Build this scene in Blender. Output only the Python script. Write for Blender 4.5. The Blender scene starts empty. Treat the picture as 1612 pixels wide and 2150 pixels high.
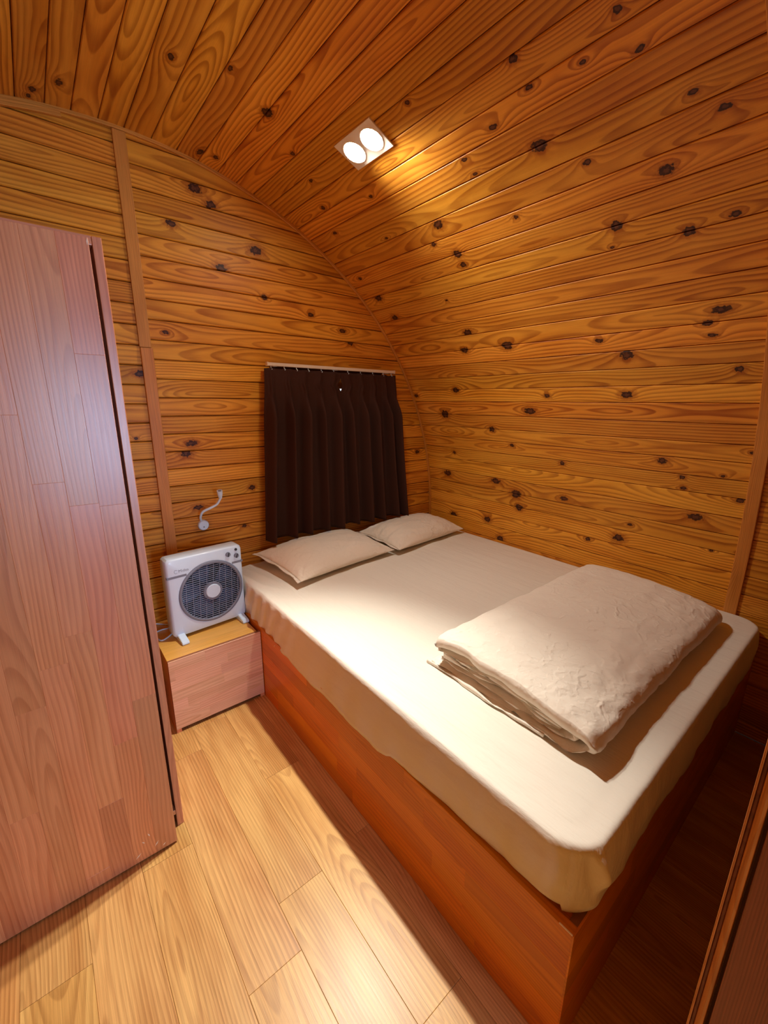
import bpy, bmesh, math, random
from mathutils import Vector, Matrix, noise

rnd = random.Random(7)
C = bpy.context.scene.collection
scn = bpy.context.scene

# ------------------------------------------------------------------ camera
CAMZ = 1.4
def cam_axes(yaw, pitch, roll):
    f = Vector((math.sin(yaw)*math.cos(pitch), math.cos(yaw)*math.cos(pitch), -math.sin(pitch)))
    r = Vector((math.cos(yaw), -math.sin(yaw), 0)); d = f.cross(r)
    c, s = math.cos(roll), math.sin(roll)
    return c*r+s*d, -s*r+c*d, f
_r, _d, _f = cam_axes(math.radians(39.3127), math.radians(14.5941), math.radians(-0.5087))
cam = bpy.data.cameras.new('camera')
camo = bpy.data.objects.new('camera', cam); C.objects.link(camo)
camo.matrix_world = Matrix(((_r.x, -_d.x, -_f.x, 0), (_r.y, -_d.y, -_f.y, 0), (_r.z, -_d.z, -_f.z, CAMZ), (0, 0, 0, 1)))
cam.sensor_fit = 'VERTICAL'; cam.sensor_height = 24; cam.lens = 884.17/2150*24
cam.clip_start = 0.01; cam.clip_end = 50
scn.camera = camo

# ------------------------------------------------------------------ world, exposure
world = bpy.data.worlds.new('daylight'); scn.world = world; world.use_nodes = True
wb = world.node_tree.nodes['Background']; wb.inputs[0].default_value = (0.72, 0.86, 1.0, 1); wb.inputs[1].default_value = 2.0
vs = scn.view_settings
vs.view_transform = 'Standard'; vs.look = 'None'; vs.gamma = 1; vs.use_curve_mapping = False
vs.exposure = 0.05
try:
    scn.cycles.max_bounces = 9; scn.cycles.diffuse_bounces = 6; scn.cycles.use_adaptive_sampling = True; scn.cycles.adaptive_threshold = 0.02; scn.cycles.use_denoising = True
    scn.cycles.caustics_reflective = False; scn.cycles.caustics_refractive = False
    scn.cycles.sample_clamp_indirect = 6
except Exception: pass

def add_light(name, kind, loc, direction, energy, color, **kw):
    l = bpy.data.lights.new(name, kind); l.energy = energy; l.color = color
    for k, v in kw.items(): setattr(l, k, v)
    o = bpy.data.objects.new(name, l); C.objects.link(o); o.location = loc
    o.rotation_euler = Vector(direction).to_track_quat('-Z', 'Y').to_euler()
    return o
# daylight coming in through the glazed door of the far room end, behind the camera
add_light('daylight', 'AREA', (0.56, -2.62, 1.05), (-0.02, 1, 0.02), 60, (0.46, 0.66, 1.0), shape='RECTANGLE', size=0.56, size_y=1.2)

SPILL_E = 21.0   # wide part of the downlight beam
SPOT_AIM, SPOT_A, SPOT_E, SPOT2_E = Vector((-0.28, 0.66, 0.0)), 79, 116, 5   # ceiling downlights
# ------------------------------------------------------------------ helpers
def tag(o, label=None, cat=None, group=None, kind=None):
    if label: o['label'] = label
    if cat: o['category'] = cat
    if group: o['group'] = group
    if kind: o['kind'] = kind
    return o
def thing(name, label, cat, loc, group=None):
    o = bpy.data.objects.new(name, None); C.objects.link(o); o.location = loc; o.empty_display_size = 0.05
    return tag(o, label, cat, group)
def wloc(o):
    v = Vector((0, 0, 0))
    if o is None: return v
    if o.type == 'EMPTY': v += o.location
    return v
def link(name, me, mat, parent=None, smooth=False):
    """world-space mesh -> object; parts keep world coordinates"""
    if mat is not None:
        me.materials.clear()
        for m in (mat if isinstance(mat, (list, tuple)) else [mat]): me.materials.append(m)
    if smooth: me.shade_smooth()
    o = bpy.data.objects.new(name, me); C.objects.link(o)
    if parent is not None:
        o.parent = parent
        o.matrix_parent_inverse = Matrix.Translation(-wloc(parent))
    return o
def obj(name, bm, mat, parent=None, smooth=False):
    me = bpy.data.meshes.new(name); bm.normal_update(); bm.to_mesh(me); bm.free()
    return link(name, me, mat, parent, smooth)
def from_py(name, vs_, fs_, mat, parent=None, smooth=False):
    me = bpy.data.meshes.new(name); me.from_pydata([tuple(v) for v in vs_], [], fs_); me.validate(); me.update()
    return link(name, me, mat, parent, smooth)
def add_box(bm, lo, hi, bev=0.0, seg=1):
    r = bmesh.ops.create_cube(bm, size=1)
    vsx = r['verts']
    for v in vsx:
        v.co = Vector([lo[i] + (v.co[i]+0.5)*(hi[i]-lo[i]) for i in range(3)])
    if bev > 0:
        es = {e for v in vsx for e in v.link_edges}
        bmesh.ops.bevel(bm, geom=list(es), offset=bev, segments=seg, affect='EDGES', profile=0.6)
    return bm
def box(name, lo, hi, mat, parent=None, bev=0.002, seg=2):
    return obj(name, add_box(bmesh.new(), lo, hi, bev, seg), mat, parent)
def cyl_bm(bm, c, axis, r0, r1, h, n=32):
    q = Vector(axis).normalized().to_track_quat('Z', 'Y').to_matrix().to_4x4()
    bmesh.ops.create_cone(bm, cap_ends=True, segments=n, radius1=r0, radius2=r1, depth=h,
                          matrix=Matrix.Translation(Vector(c)+Vector(axis).normalized()*h/2) @ q)
    return bm
def tube_bm(bm, pts, r, n=10, cap=True):
    pts = [Vector(p) for p in pts]; rings = []
    up = Vector((0.3, 0.2, 1)).normalized()
    for i, p in enumerate(pts):
        t = (pts[min(i+1, len(pts)-1)]-pts[max(i-1, 0)]).normalized()
        a = t.cross(up)
        if a.length < 1e-4: a = t.cross(Vector((1, 0, 0)))
        a.normalize(); b = t.cross(a)
        rr = r[i] if isinstance(r, (list, tuple)) else r
        rings.append([bm.verts.new(p+rr*(math.cos(2*math.pi*k/n)*a+math.sin(2*math.pi*k/n)*b)) for k in range(n)])
    for i in range(len(rings)-1):
        for k in range(n): bm.faces.new((rings[i][k], rings[i][(k+1) % n], rings[i+1][(k+1) % n], rings[i+1][k]))
    if cap:
        bm.faces.new(rings[0][::-1]); bm.faces.new(rings[-1])
    return bm
def spline(pts, n=8):
    pts = [Vector(p) for p in pts]; out = []
    for i in range(len(pts)-1):
        p0 = pts[max(i-1, 0)]; p1 = pts[i]; p2 = pts[i+1]; p3 = pts[min(i+2, len(pts)-1)]
        for k in range(n):
            t = k/n
            out.append(0.5*((2*p1)+(p2-p0)*t+(2*p0-5*p1+4*p2-p3)*t*t+(3*p1-p0-3*p2+p3)*t**3))
    out.append(pts[-1]); return out

# ------------------------------------------------------------------ materials
class NT:
    def __init__(s, name):
        s.m = bpy.data.materials.new(name); s.m.use_nodes = True; s.t = s.m.node_tree
        s.b = s.t.nodes['Principled BSDF']
    def n(s, typ, **kw):
        x = s.t.nodes.new(typ)
        for k, v in kw.items(): setattr(x, k, v)
        return x
    def l(s, a, b): s.t.links.new(a, b)
    def put(s, sock, v):
        if hasattr(v, 'links') or hasattr(v, 'is_linked'): s.l(v, sock)
        else: sock.default_value = v
    def math(s, op, a, b=0.0, c=None, clamp=False):
        x = s.n('ShaderNodeMath', operation=op, use_clamp=clamp)
        s.put(x.inputs[0], a); s.put(x.inputs[1], b)
        if c is not None: s.put(x.inputs[2], c)
        return x.outputs[0]
    def attr(s, name): return s.n('ShaderNodeAttribute', attribute_name=name)
    def comb(s, x, y, z):
        c = s.n('ShaderNodeCombineXYZ')
        for i, v in enumerate((x, y, z)): s.put(c.inputs[i], v)
        return c.outputs[0]
    def noise(s, vec, scale=1.0, detail=2.0, rough=0.5):
        x = s.n('ShaderNodeTexNoise'); s.l(vec, x.inputs['Vector'])
        x.inputs['Scale'].default_value = scale; x.inputs['Detail'].default_value = detail; x.inputs['Roughness'].default_value = rough
        return x.outputs['Fac']
    def mix(s, f, a, b, mode='MIX'):
        x = s.n('ShaderNodeMix', data_type='RGBA', blend_type=mode)
        s.put(x.inputs[0], f); s.put(x.inputs[6], a); s.put(x.inputs[7], b)
        return x.outputs[2]
    def rng(s, v, a, b, c, d, smooth=False):
        x = s.n('ShaderNodeMapRange', interpolation_type='SMOOTHSTEP' if smooth else 'LINEAR')
        s.put(x.inputs[0], v)
        for i, q in enumerate((a, b, c, d)): s.put(x.inputs[i+1], q)
        return x.outputs[0]
    def bump(s, h, strength, dist):
        x = s.n('ShaderNodeBump'); x.inputs['Strength'].default_value = strength; x.inputs['Distance'].default_value = dist
        s.l(h, x.inputs['Height']); s.l(x.outputs[0], s.b.inputs['Normal'])

def wood(name, light, mid, dark, ring=150.0, contrast=1.0, rough=0.38, knots=0, var=0.25, coat=0.0, hue=0.008, arch=0.045, fiber=0.25, spec=0.3):
    """plain-sawn board: per-board coordinates (u along, v across, seed) in the mesh attribute 'board'"""
    N = NT(name)
    a = N.attr('board'); sp = N.n('ShaderNodeSeparateXYZ'); N.l(a.outputs['Vector'], sp.inputs[0])
    u, v, sd = sp.outputs
    wn = N.n('ShaderNodeTexWhiteNoise', noise_dimensions='1D'); N.l(sd, wn.inputs['W'])
    rs = N.n('ShaderNodeSeparateColor'); N.l(wn.outputs['Color'], rs.inputs[0])
    h1, h2, h3 = rs.outputs
    so = N.math('MULTIPLY', sd, 13.7)
    kmask = None; warp = None; kcore = None
    for i in range(knots):
        ka = N.attr('k%d' % i); ks = N.n('ShaderNodeSeparateXYZ'); N.l(ka.outputs['Vector'], ks.inputs[0])
        du = N.math('MULTIPLY', N.math('SUBTRACT', u, ks.outputs[0]), N.rng(h2, 0, 1, 0.5, 0.85)); dv = N.math('SUBTRACT', v, ks.outputs[1])
        d = N.math('SQRT', N.math('ADD', N.math('MULTIPLY', du, du), N.math('MULTIPLY', dv, dv)))
        dd = N.math('DIVIDE', d, ks.outputs[2])
        km = dd
        kmask = km if kmask is None else N.math('MINIMUM', kmask, km)
    # rings
    n1 = N.noise(N.comb(N.math('ADD', N.math('MULTIPLY', u, 1.3), so), N.math('MULTIPLY', v, 5.0), so), 1.0, 2.0)
    n2 = N.noise(N.comb(N.math('ADD', N.math('MULTIPLY', u, 0.9), N.math('MULTIPLY', so, 1.7)), 0.0, so), 1.0, 1.0)
    vc = N.math('ADD', N.math('SUBTRACT', v, N.rng(h1, 0, 1, -0.02, 0.10)), N.math('MULTIPLY', N.math('SUBTRACT', n1, 0.5), 0.05))
    dep = N.math('ADD', N.rng(n2, 0.3, 0.7, -arch, arch), 0.012)
    R = N.math('SQRT', N.math('ADD', N.math('MULTIPLY', vc, vc), N.math('MULTIPLY', dep, dep)))
    ph = N.math('MULTIPLY', R, N.rng(h2, 0, 1, ring*0.7, ring*1.35))
    if kmask is not None:
        w = N.math('DIVIDE', 2.6, N.math('ADD', 1.0, N.math('MULTIPLY', N.math('MULTIPLY', kmask, kmask), 0.35)))
        ph = N.math('SUBTRACT', ph, w)
    fr = N.math('FRACT', ph)
    late = N.math('MULTIPLY', N.rng(fr, 0.25, 0.86, 0, 1, True), N.rng(fr, 0.9, 1.0, 1, 0, True))
    fib = N.noise(N.comb(N.math('MULTIPLY', u, 6.0), N.math('MULTIPLY', v, 420.0), so), 1.0, 2.0, 0.6)
    blot = N.noise(N.comb(N.math('ADD', N.math('MULTIPLY', u, 2.2), so), N.math('MULTIPLY', v, 14.0), so), 1.0, 3.0, 0.6)
    late = N.math('MULTIPLY', late, N.rng(blot, 0.3, 0.7, 0.45*contrast, 1.0*contrast), clamp=True)
    col = N.mix(N.rng(blot, 0.32, 0.68, 0.0, 0.8, True), light, mid)
    col = N.mix(late, col, dark)
    hs = N.n('ShaderNodeHueSaturation')
    N.l(col, hs.inputs['Color'])
    N.l(N.rng(h3, 0, 1, 0.5-hue, 0.5+hue*0.6), hs.inputs['Hue'])
    val = N.math('MULTIPLY', N.rng(h1, 0, 1, 1-var, 1+var*0.6), N.rng(fib, 0.2, 0.8, 1-fiber, 1+fiber))
    N.l(val, hs.inputs['Value'])
    col = hs.outputs[0]
    if kmask is not None:
        kn = N.noise(N.comb(N.math('MULTIPLY', u, 90.0), N.math('MULTIPLY', v, 90.0), so), 1.0, 2.0)
        kk = N.math('ADD', kmask, N.math('MULTIPLY', N.math('SUBTRACT', kn, 0.5), 1.3))
        col = N.mix(N.rng(kk, 2.1, 1.05, 0.0, 0.62, True), col, dark)
        col = N.mix(N.rng(kk, 0.95, 0.75, 0, 1, True), col, (0.045, 0.012, 0.004, 1))
        col = N.mix(N.rng(kk, 0.55, 0.25, 0, 0.6, True), col, (0.17, 0.055, 0.018, 1))
    N.l(col, N.b.inputs['Base Color'])
    N.l(N.rng(fib, 0, 1, rough-0.05, rough+0.1), N.b.inputs['Roughness'])
    N.b.inputs['Coat Weight'].default_value = coat; N.b.inputs['Coat Roughness'].default_value = 0.30
    N.b.inputs['Specular IOR Level'].default_value = spec
    N.bump(N.math('ADD', N.math('MULTIPLY', late, 0.5), fib), 0.25, 0.0006)
    return N.m

def plain(name, col, rough=0.5, metal=0.0, emit=None, es=0.0, coat=0.0, noise_amt=0.06, nscale=60.0, alpha=None, sheen=0.0):
    N = NT(name)
    tc = N.n('ShaderNodeTexCoord')
    f = N.noise(tc.outputs['Object'], nscale, 3.0)
    c2 = tuple(min(1, x*(1+noise_amt)) for x in col[:3])+(1,); c1 = tuple(x*(1-noise_amt) for x in col[:3])+(1,)
    N.l(N.mix(f, c1, c2), N.b.inputs['Base Color'])
    N.b.inputs['Roughness'].default_value = rough; N.b.inputs['Metallic'].default_value = metal
    N.b.inputs['Coat Weight'].default_value = coat
    if sheen: N.b.inputs['Sheen Weight'].default_value = sheen
    if emit:
        N.b.inputs['Emission Color'].default_value = emit+(1,); N.b.inputs['Emission Strength'].default_value = es
    return N.m

def cloth(name, col, weave=900.0, wr=(9.0, 30.0), bump=0.5, dist=0.003, stretch=(1, 1, 1), rot=0.0, rough=0.85, crumple=0.0):
    N = NT(name)
    tc = N.n('ShaderNodeTexCoord'); mp = N.n('ShaderNodeMapping'); N.l(tc.outputs['Object'], mp.inputs[0])
    mp.inputs['Scale'].default_value = stretch; mp.inputs['Rotation'].default_value = (0, 0, rot)
    a = N.noise(mp.outputs[0], wr[0], 3.0, 0.55); b = N.noise(mp.outputs[0], wr[1], 4.0, 0.6)
    h = N.math('ADD', a, N.math('MULTIPLY', b, 0.35))
    if crumple:
        # crease lines: ridged noise
        wv = N.rng(N.noise(tc.outputs['Object'], 5.0, 2.0), 0.35, 0.65, 0.35, 1.0)
        r1 = N.math('ABSOLUTE', N.math('SUBTRACT', N.noise(tc.outputs['Object'], 11.0, 2.0, 0.5), 0.5))
        r2 = N.math('ABSOLUTE', N.math('SUBTRACT', N.noise(tc.outputs['Object'], 23.0, 3.0, 0.5), 0.5))
        rr = N.math('ADD', N.rng(r1, 0, 0.07, 1, 0, True), N.math('MULTIPLY', N.rng(r2, 0, 0.09, 1, 0, True), 0.6))
        h = N.math('ADD', h, N.math('MULTIPLY', N.math('MULTIPLY', rr, wv), crumple))
    f = N.noise(tc.outputs['Object'], weave, 1.0)
    c1 = tuple(x*0.95 for x in col)+(1,)
    N.l(N.mix(f, c1, col+(1,)), N.b.inputs['Base Color'])
    N.b.inputs['Roughness'].default_value = rough; N.b.inputs['Sheen Weight'].default_value = 0.0; N.b.inputs['Specular IOR Level'].default_value = 0.2
    N.bump(h, bump, dist)
    return N.m

M = {}
M['pine'] = wood('stained_pine_boards', (0.80, 0.375, 0.042, 1), (0.68, 0.268, 0.020, 1), (0.32, 0.082, 0.005, 1), ring=75, contrast=0.95, fiber=0.08, spec=0.22, knots=5, rough=0.42, var=0.2, arch=0.06)
M['trimwood'] = wood('stained_pine_trim', (0.62, 0.27, 0.05, 1), (0.54, 0.21, 0.03, 1), (0.36, 0.115, 0.012, 1), ring=200, rough=0.4, contrast=0.7, var=0.1)
M['groove'] = plain('dark_groove_wood', (0.05, 0.012, 0.003), 0.8)
M['stave'] = wood('jointed_panel_wood', (0.74, 0.33, 0.15, 1), (0.66, 0.26, 0.105, 1), (0.48, 0.15, 0.055, 1), ring=90, contrast=0.7, rough=0.30, var=0.14, spec=0.5, hue=0.01, coat=0.7, arch=0.05, fiber=0.12)
M['daylitstave'] = wood('daylit_jointed_panel_wood', (0.82, 0.52, 0.34, 1), (0.74, 0.43, 0.26, 1), (0.55, 0.27, 0.14, 1), ring=90, contrast=0.7, rough=0.34, var=0.10, hue=0.01, coat=0.3, arch=0.05, fiber=0.12)  # jointed wood with daylight on the nightstand front painted in as lighter tones
M['bedstave'] = wood('bed_panel_wood', (0.74, 0.25, 0.010, 1), (0.62, 0.185, 0.006, 1), (0.44, 0.105, 0.003, 1), ring=90, contrast=0.7, rough=0.36, var=0.22, hue=0.01, coat=0.2, fiber=0.1)
M['glueline'] = plain('panel_glue_line', (0.26, 0.10, 0.045), 0.6)
M['floorwood'] = wood('oak_laminate', (0.70, 0.43, 0.15, 1), (0.50, 0.25, 0.070, 1), (0.28, 0.115, 0.028, 1), ring=115, contrast=0.6, rough=0.36, var=0.10, hue=0.008, coat=0.15, arch=0.05, fiber=0.22)
M['doorwood'] = wood('red_brown_door_wood', (0.26, 0.085, 0.04, 1), (0.21, 0.065, 0.03, 1), (0.12, 0.03, 0.014, 1), ring=260, contrast=0.8, rough=0.4, var=0.05, coat=0.2)
M['toplam'] = wood('nightstand_top_wood', (0.82, 0.46, 0.11, 1), (0.74, 0.38, 0.08, 1), (0.55, 0.24, 0.04, 1), ring=150, contrast=0.5, rough=0.35, var=0.1, coat=0.2)
M['sheet'] = cloth('cream_cotton_sheet', (0.78, 0.75, 0.67), wr=(7.0, 26.0), bump=0.8, dist=0.008, stretch=(3.2, 0.5, 1), rot=0.25)
M['pillow'] = cloth('cream_pillowcase_cotton', (0.80, 0.74, 0.64), wr=(8.0, 24.0), bump=0.7, dist=0.006, crumple=0.45)
M['duvet'] = cloth('cream_duvet_cotton', (0.81, 0.76, 0.67), wr=(6.0, 40.0), bump=0.7, dist=0.0035, crumple=0.6)
M['curtain'] = cloth('dark_brown_curtain_cloth', (0.045, 0.015, 0.009), wr=(20, 80), bump=0.3, dist=0.001, rough=0.8)
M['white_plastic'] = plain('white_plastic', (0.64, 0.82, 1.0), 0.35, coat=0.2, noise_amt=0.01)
M['grey_plastic'] = plain('grey_plastic', (0.19, 0.22, 0.29), 0.4, noise_amt=0.03)
M['louvre'] = plain('slate_blue_louvre_plastic', (0.26, 0.34, 0.50), 0.35, noise_amt=0.02)
M['dark_plastic'] = plain('dark_plastic', (0.02, 0.022, 0.03), 0.5, noise_amt=0.03)
M['blade'] = plain('smoky_blue_blade_plastic', (0.07, 0.11, 0.22), 0.25, noise_amt=0.03)
M['rail'] = plain('cream_rail_metal', (0.72, 0.62, 0.50), 0.4, noise_amt=0.03)
M['lamp_plate'] = plain('white_downlight_plate', (0.82, 0.74, 0.64), 0.45, noise_amt=0.02)
M['lamp_lens'] = plain('lit_downlight_lens', (0.9, 0.9, 0.9), 0.5, emit=(1.0, 0.94, 0.80), es=120)
M['chip'] = plain('bare_wood_chip', (0.85, 0.74, 0.58), 0.7)
M['metal'] = plain('grey_metal', (0.45, 0.44, 0.42), 0.35, metal=0.9)
M['wallboard'] = plain('stained_wall_sheet', (0.22, 0.08, 0.02), 0.6, noise_amt=0.2, nscale=6)
def glass():
    N = NT('clear_window_glass'); t = N.t
    tr = N.n('ShaderNodeBsdfTransparent'); gl = N.n('ShaderNodeBsdfGlossy'); gl.inputs['Roughness'].default_value = 0.02
    mx = N.n('ShaderNodeMixShader'); mx.inputs[0].default_value = 0.08
    N.l(tr.outputs[0], mx.inputs[1]); N.l(gl.outputs[0], mx.inputs[2])
    out = [x for x in t.nodes if x.type == 'OUTPUT_MATERIAL'][0]; N.l(mx.outputs[0], out.inputs[0])
    return N.m
M['glass'] = glass()

# ------------------------------------------------------------------ boards
SEED = [1]
def set_board(me, data, seed, knots=None):
    """data: per vertex (u, v)"""
    at = me.attributes.new('board', 'FLOAT_VECTOR', 'POINT')
    flat = []
    for (u, v) in data: flat += [u, v, seed]
    at.data.foreach_set('vector', flat)
    if knots is not None:
        for i in range(5):
            a = me.attributes.new('k%d' % i, 'FLOAT_VECTOR', 'POINT')
            k = knots[i] if i < len(knots) else (-50.0, -50.0, 0.01)
            a.data.foreach_set('vector', list(k)*len(data))
def board(name, O, U, V, W, ulo, uhi, w, th, mat, parent, ch=0.002, knots=None, nv=(0.0, 1.0), seed=None, gap=0.0006, kind=None):
    """board lying on the plane O + u*U + v*V, face outward W; ulo/uhi: numbers or functions of v (end cuts)"""
    fl = ulo if callable(ulo) else (lambda v, a=ulo: a)
    fh = uhi if callable(uhi) else (lambda v, a=uhi: a)
    if seed is None: seed = SEED[0]*1.0; SEED[0] += 1
    prof = [(gap, -th), (gap, -ch*1.4), (gap+ch, 0)]
    k = 5 if callable(ulo) or callable(uhi) else 1
    for i in range(1, k): prof.append((w*i/k, 0))
    prof += [(w-gap-ch, 0), (w-gap, -ch*1.4), (w-gap, -th)]
    vs_, dat = [], []
    ec = min(ch, 0.0015)
    for (v, d) in prof:
        lo, hi = fl(v), fh(v)
        for uu, dd in ((lo, -th), (lo, d-ec*0.7), (lo+ec, d), (hi-ec, d), (hi, d-ec*0.7), (hi, -th)):
            vs_.append(O+U*uu+V*v+W*dd); dat.append((uu, v))
    fs_ = []
    for i in range(len(prof)-1):
        for j in range(5):
            a = i*6+j; fs_.append((a, a+1, a+7, a+6))
    if U.cross(V).dot(W) < 0: fs_ = [f[::-1] for f in fs_]
    me = bpy.data.meshes.new(name); me.from_pydata(vs_, [], fs_); me.update()
    set_board(me, dat, seed, knots if knots is not None else ([] if mat is M['pine'] else None))
    o = link(name, me, mat, parent)
    if kind: o['kind'] = kind
    return o
def boxboard(name, lo, hi, axis, mat, parent, bev=0.002, seed=None):
    """bevelled box with board coordinates, grain along axis"""
    bm = add_box(bmesh.new(), lo, hi, bev, 2)
    o = obj(name, bm, mat, parent)
    if seed is None: seed = SEED[0]*1.0; SEED[0] += 1
    oth = [i for i in range(3) if i != axis]
    if (hi[oth[0]]-lo[oth[0]]) < (hi[oth[1]]-lo[oth[1]]): oth = oth[::-1]
    dat = [(v.co[axis], (v.co[oth[0]]-lo[oth[0]])+0.7*(v.co[oth[1]]-lo[oth[1]])) for v in o.data.vertices]
    set_board(o.data, dat, seed, [] if mat is M['pine'] else None)
    return o
def staves(parent, O, U, V, W, L, H, w, lens, mat, th=0.004, seed0=1, start=None):
    """finger-jointed panel: rows of staves along U, stacked along V"""
    r = random.Random(seed0); O = O+W*th
    n = max(1, round(H/w)); w = H/n
    for i in range(n):
        u = -r.uniform(0.0, lens[1]*0.8)
        while u < L:
            l = r.uniform(*lens)
            a, b = max(0, u), min(L, u+l)
            if L-b < 0.05: b = L
            if b-a > 0.02:
                board('stave', O+V*(i*w), U, V, W, a, b, w, th, mat, parent, ch=0.0004, gap=0.0, seed=None)
            u = b if b == L else u+l
            if b == L: break
X, Y, Z = Vector((1, 0, 0)), Vector((0, 1, 0)), Vector((0, 0, 1))

# ------------------------------------------------------------------ room shell
CX, CZ, R0 = 0.404, 0.613, 1.80            # barrel vault: centre line and radius of the board faces
YB, YF, YR = 2.15, 0.333, -2.55            # end wall, rib with the board joint, far room end
def vpt(s, rad=R0):
    """point of the right-hand profile: s<0 straight wall, s>0 arc length"""
    if s < 0: return Vector((CX+rad, 0, CZ+s))
    if s > math.pi*R0: return Vector((CX-rad, 0, CZ-(s-math.pi*R0)))
    a = s/R0
    return Vector((CX+rad*math.cos(a), 0, CZ+rad*math.sin(a)))
joints = [-0.613, -0.552, -0.47, -0.389, -0.307, -0.226, -0.145, -0.064, 0.018, 0.099, 0.18, 0.261, 0.342, 0.428, 0.504, 0.58, 0.655, 0.738, 0.823, 0.900, 0.978,
          1.056, 1.136, 1.217, 1.296, 1.375, 1.456, 1.536, 1.616, 1.699, 1.783, 1.862, 1.946, 2.026, 2.108, 2.188, 2.269,
          2.351, 2.434, 2.516, 2.601, 2.694, 2.788, 2.872, 2.955, 3.031]
SE = math.pi*R0+0.613
while joints[-1]+0.0814 < SE-0.03: joints.append(joints[-1]+0.0814)
joints.append(SE)
# knots seen in the photograph: (arc length, y, radius) on the vault, (x, z, radius) on the end wall
KV= [(2.1,0.845,0.0152),(2.018,0.842,0.0099),(1.976,0.987,0.0131),(1.932,1.13,0.0101),(1.874,1.124,0.0086),(1.86,0.886,0.02),(2.173,1.18,0.0091),(2.06,0.598,0.0129),(2.002,0.699,0.0086),(1.992,0.547,0.0046),(1.961,0.578,0.0108),(1.815,0.495,0.0111),(1.752,0.44,0.0129),(1.759,0.773,0.0124),(1.653,0.581,0.0234),(1.532,0.744,0.0198),(1.467,0.772,0.0081),(1.454,0.548,0.0176),(1.472,0.433,0.0144),(1.178,0.475,0.0205),(1.138,0.514,0.0123),(1.089,0.501,0.0124),(1.096,0.362,0.0097),(1.111,0.887,0.0141),(1.039,0.788,0.031),(0.956,0.418,0.0169),(0.86,0.8,0.0227),(0.626,0.358,0.0099),(0.491,0.579,0.0138),(0.441,0.571,0.0139),(0.559,0.659,0.0204),(0.421,0.373,0.0158),(0.315,0.513,0.0236),(0.219,0.771,0.0115),(0.136,0.818,0.0287),(0.089,0.969,0.0156),(0.516,0.438,0.009),(0.177,0.438,0.0077),(2.047,1.869,0.0158),(1.983,1.59,0.0091),(1.796,1.685,0.0078),(1.923,1.945,0.0115),(1.762,1.385,0.0327),(1.691,1.467,0.0142),(1.612,1.38,0.0208),(1.563,1.381,0.0188),(1.66,2.043,0.0131),(1.524,2.013,0.0267),(1.388,1.984,0.0272),(1.419,1.57,0.0082),(1.232,1.531,0.0226),(1.14,1.596,0.0179),(1.677,1.061,0.0109),(1.132,1.329,0.0234),(0.9,1.759,0.0203),(0.864,2.113,0.0158),(0.858,1.173,0.0154),(0.773,1.283,0.0331),(0.73,1.9,0.0332),(0.653,1.551,0.0192),(0.563,1.429,0.0153),(0.319,1.962,0.0275),(0.322,1.561,0.0301),(0.491,1.126,0.0187),(0.259,1.417,0.0316),(0.289,1.113,0.0191),(0.185,1.393,0.022),(0.054,1.624,0.0314),(0.025,1.913,0.0274),(0.474,1.882,0.0151),(-0.051,1.515,0.027),(3.066,2.068,0.0171),(3.077,2.112,0.0118),(2.997,1.986,0.0166),(2.738,1.643,0.0145),(2.59,1.555,0.0114),(2.431,1.63,0.0209),(2.283,1.727,0.0131),(2.164,1.785,0.0096),(2.529,2.068,0.0172),(2.474,2.044,0.0149)]
KB= [(0.693,2.285,0.0393),(0.755,2.239,0.0242),(0.581,2.125,0.0204),(0.954,2.098,0.0336),(0.779,1.989,0.0323),(0.983,1.901,0.015),(0.512,1.689,0.0139),(0.391,1.511,0.0218),(1.241,1.852,0.0188),(1.444,1.791,0.0196),(1.501,1.732,0.023),(0.57,1.202,0.025),(0.542,1.159,0.0333),(0.851,0.956,0.0205),(0.572,0.888,0.0199),(0.796,0.752,0.0148),(0.342,1.237,0.0109),(2.057,1.066,0.0186)]
def shell(name, s0, s1, n, y0, y1, mat, kind='structure'):
    ss = [s0+(s1-s0)*i/n for i in range(n+1)]
    if s0 < 0 < s1: ss = sorted(ss+[0.0])
    vs_, fs_ = [], []
    for s in ss:
        for rad in (R0+0.013, R0+0.05):
            p = vpt(s, rad)
            vs_ += [Vector((p.x, y0, p.z)), Vector((p.x, y1, p.z))]
    for i in range(len(ss)-1):
        a = 4*i; b = a+4
        fs_ += [(a, a+1, b+1, b), (a+2, b+2, b+3, a+3), (a, b, b+2, a+2), (a+1, a+3, b+3, b+1)]
    fs_ += [(0, 2, 3, 1), (4*len(ss)-4, 4*len(ss)-3, 4*len(ss)-1, 4*len(ss)-2)]
    return tag(from_py(name, vs_, fs_, mat), kind=kind)
S1, S2 = joints[23], math.pi*R0-joints[23]
wall_right = shell('wall_right', -0.613, S1, 14, YR, YB, M['groove'])
S2 = min(joints, key=lambda q: abs(q-S2))
ceiling = shell('ceiling', S1, S2, 30, YR, YB, M['groove'])
wall_left = shell('wall_left', S2, SE, 14, YR, YB, M['groove'])

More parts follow.
